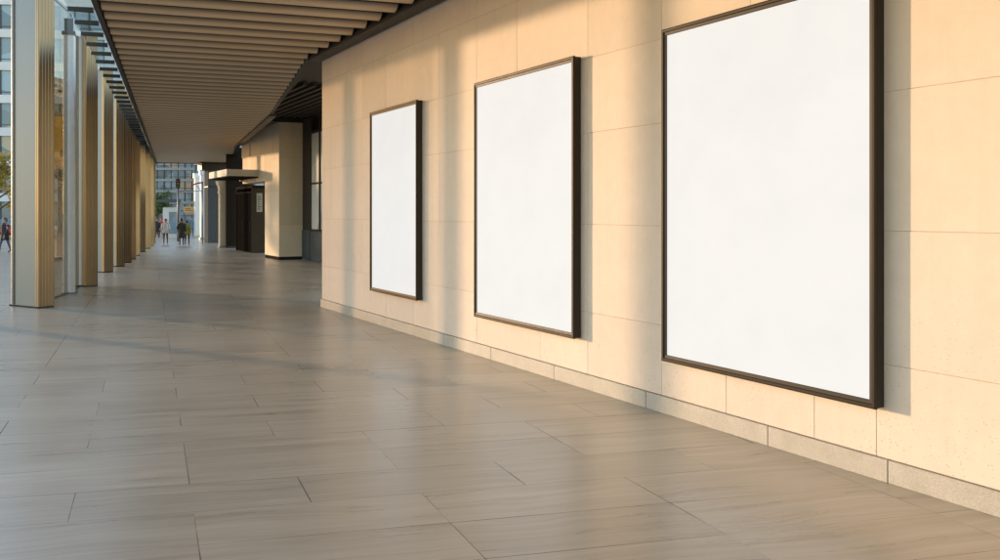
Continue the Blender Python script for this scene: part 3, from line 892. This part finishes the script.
make_person('person in a dark coat and blue jeans walking at the left edge of the picture', gp(5.0, 253), R(160), 1.72, (0.07, 0.11, 0.17), (0.028, 0.028, 0.034), (0.10, 0.06, 0.035), 0.86)
make_person('person in a long dark olive coat walking away at the far end of the walkway', gp(181.5, 245.6), R(15), 1.62, (0.03, 0.03, 0.03), (0.03, 0.032, 0.024), (0.04, 0.03, 0.02), 0.70, 0.14)
make_person('person in black standing far off beside the last golden column', gp(157.0, 238.5), R(190), 1.28 * 1.2, (0.02, 0.02, 0.03), (0.02, 0.022, 0.03), (0.03, 0.02, 0.02), 0.80, 0.1)
make_person('person with red top standing far off beside the person in black', gp(161.4, 238.0), R(150), 1.55, (0.06, 0.03, 0.03), (0.40, 0.06, 0.05), (0.2, 0.05, 0.03), 0.86, 0.12)
make_person('person in a blue coat standing far off under the yellow sign', gp(191.5, 236.6), R(200), 1.6, (0.12, 0.06, 0.05), (0.10, 0.17, 0.27), (0.22, 0.09, 0.05), 0.84, 0.1)

make_person('person in a white top and dark trousers with a red cap at the far end', gp(165.6, 244.3), R(195), 1.58, (0.035, 0.028, 0.022), (0.62, 0.60, 0.58), (0.40, 0.05, 0.035), 0.98, 0.12)
make_person('person in a yellow green jacket beside the person in the olive coat', gp(187.0, 245.2), R(5), 1.5, (0.035, 0.028, 0.02), (0.26, 0.25, 0.05), (0.05, 0.035, 0.02), 1.02, 0.1)

# ------------------------------------------------------------------ far street furniture
c = at(178, 58)
r = thing('traffic_light', 'grey pole with a dark traffic signal at the far end of the walkway', 'traffic light', c, R(20))
b = MB(); b.tube([(0, 0, 0), (0, 0, 4.3)], [.07, .05], 10); b.build('pole', M['steel'], r)
b = MB(); b.box(-.14, .14, -.2, -.05, 3.6, 4.25, bevel=.02); hd = b.build('signal_head', M['dark'], r)
for k, cn in enumerate(((.25, .02, .02), (.25, .15, .02), (.02, .15, .08))):
    b = MB(); zc = 4.12 - .2 * k
    b.add([(0.07 * math.cos(a), -.203, zc + .07 * math.sin(a)) for a in [i * math.pi / 5 for i in range(10)]], [tuple(range(10))])
    b.build('lens', plain('signal_lens', cn, .2), hd)
b = MB(); b.tube([(0, 0, 3.4), (.9, 0, 3.45), (1.6, 0, 3.4)], [.03, .025, .02], 8); b.build('arm', M['steel'], r)
c = at(197.8, 53.5)
r = thing('red_awning', 'dark red awning blade on a bracket before the pale columns', 'awning', c, R(18))
b = MB(); n = 6
b.loft([[(x, -.35, z0_), (x, .35, z0_ + .06), (x, .35, z0_ + .12), (x, -.35, z0_ + .08)] for x, z0_ in ((-.4, 3.55), (-.2, 3.68), (0.05, 3.76), (.32, 3.80))], smooth=False)
b.build('canvas', M['redfab'], r)
b = MB(); b.tube([(.28, 0, 0), (.28, 0, 3.86)], .035, 8); b.tube([(.28, 0, 3.2), (-.1, 0, 3.70)], .02, 6); b.build('bracket', M['steel'], r)
c = at(189, 66)
r = thing('hanging_sign', 'yellow oblong sign on a post above the person in blue', 'sign', c, R(18))
b = MB(); b.box(-.4, .4, -.05, .05, 1.95, 2.4, bevel=.02); s_ = b.build('board', M['yellow'], r)
b = MB()
for k, (x0, x1) in enumerate(((-.3, .1), (-.3, .28))): b.box(x0, x1, -.056, -.051, 2.23 - k * .14, 2.28 - k * .14)
b.build('print', M['redfab'], s_)
b = MB(); b.tube([(-.34, .0, 0), (-.34, .0, 1.95)], .035, 8); b.build('post', M['steel'], r)
c = at(167, 66)
r = thing('pavilion', 'small white street pavilion with flat grey roof at the walkway end', 'pavilion', c, R(20))
b = MB(); b.box(-.3, .75, 0, 1.6, 0, 2.35); b.build('body', M['facade3'], r)
b = MB(); b.box(-1.2, 1.0, -.7, 2.0, 2.75, 2.95); b.build('roof', M['greypanel'], r)
for x, y in ((-1.1, -.6), (.9, -.6), (-1.1, 1.8), (.9, 1.8)):
    b = MB(); b.tube([(x, y, 0), (x, y, 2.75)], .04, 8); b.build('post', M['steel'], r)
b = MB(); b.box(.15, .7, -.02, -.001, .3, 2.0); b.build('poster_pane', M['window2'], r)
# parked car
c = at(9, 60)
def make_car(label, loc, rot, colm):
    r = thing('parked_car', label, 'car', loc, rot)
    b = MB()
    sec = [(-2.1, .45, .75, .78), (-1.95, .3, .9, .84), (-1.2, .28, .96, .88), (0, .27, .97, .9), (1.0, .28, .95, .88), (1.9, .3, .82, .82), (2.1, .42, .66, .72)]
    rings = []
    for x, z0_, z1_, hw in sec:
        rings.append([(x, -hw, z0_ + .1), (x, -hw + .06, z0_), (x, hw - .06, z0_), (x, hw, z0_ + .1), (x, hw, z1_ - .15), (x, hw - .1, z1_), (x, -hw + .1, z1_), (x, -hw, z1_ - .15)])
    b.loft(rings); b.build('body', colm, r, bevel=.02)
    b = MB(); b.loft([[(x, -hw, z), (x, hw, z), (x + dx, hw - .14, z2), (x + dx, -hw + .14, z2)] for x, dx, z, z2, hw in ((-1.75, .45, .93, .96, .76), (-1.2, .1, .93, 1.42, .8), (.2, 0, .93, 1.46, .8), (1.1, -.3, .93, 1.0, .76))], smooth=False)
    b.build('cabin', M['window2'], r)
    for x in (-1.35, 1.35):
        for s in (-1, 1):
            b = MB(); b.tube([(x, s * .68, .33), (x, s * .9, .33)], .33, 16, smooth=False); w_ = b.build('wheel', M['dark'], r)
            b = MB(); b.tube([(x, s * .885, .33), (x, s * .91, .33)], .2, 12, smooth=False); b.build('rim', M['steel'], w_)
    for s in (-1, 1):
        b = MB(); b.box(-2.12, -2.05, s * .6 - .12, s * .6 + .12, .62, .74); b.build('tail_light', M['redfab'], r)
        b = MB(); b.box(2.03, 2.1, s * .58 - .12, s * .58 + .12, .55, .66); b.build('headlight', M['whitesteel'], r)
    return r
make_car('dark red car parked far off behind the walking person', at(12, 64), R(25), plain('red_car_paint', (.26, .03, .03), .25, .2, var=.03))

# ------------------------------------------------------------------ camera, light, world
cam = bpy.data.cameras.new('camera'); co = bpy.data.objects.new('camera', cam); COL.objects.link(co)
co.location = (0, 0, CAM_H); co.rotation_euler = (R(90), 0, 0)
cam.sensor_width = 36; cam.lens = 36 * F / 1000
cam.shift_y = -(280 - HOR) / 1000
cam.clip_end = 2000
scene.camera = co
sun = bpy.data.lights.new('sun', 'SUN'); so = bpy.data.objects.new('sun', sun); COL.objects.link(so)
sun.energy = SUN_E; sun.color = SUN_COL; sun.angle = R(1.3)
to = Vector((-math.sin(R(SUN_AZ)) * math.cos(R(SUN_EL)), math.cos(R(SUN_AZ)) * math.cos(R(SUN_EL)), math.sin(R(SUN_EL))))
so.rotation_euler = to.to_track_quat('Z', 'Y').to_euler()
so.location = (-30, 20, 30)
wd = bpy.data.worlds.new('World'); scene.world = wd; wd.use_nodes = True
nt = wd.node_tree
bg = nt.nodes['Background']
sk = nt.nodes.new('ShaderNodeTexSky'); sk.sky_type = 'NISHITA'; sk.sun_disc = False
sk.sun_elevation = R(SUN_EL); sk.sun_rotation = R(-SUN_AZ)
sk.air_density = 1.0; sk.dust_density = 0.12; sk.ozone_density = 1.5
tn = nt.nodes.new('ShaderNodeMix'); tn.data_type = 'RGBA'; tn.blend_type = 'MULTIPLY'
tn.inputs[0].default_value = 1.0; tn.inputs[7].default_value = (1.045, 0.955, 0.985, 1)
nt.links.new(sk.outputs[0], tn.inputs[6]); nt.links.new(tn.outputs[2], bg.inputs[0])
bg.inputs[1].default_value = SKY
scene.view_settings.view_transform = 'Standard'
scene.view_settings.look = 'None'
scene.view_settings.exposure = 0.0
scene.render.engine = 'CYCLES'
scene.cycles.max_bounces = 8
scene.cycles.diffuse_bounces = 5
scene.cycles.transparent_max_bounces = 12
scene.cycles.sample_clamp_indirect = 6.0
scene.cycles.use_denoising = True
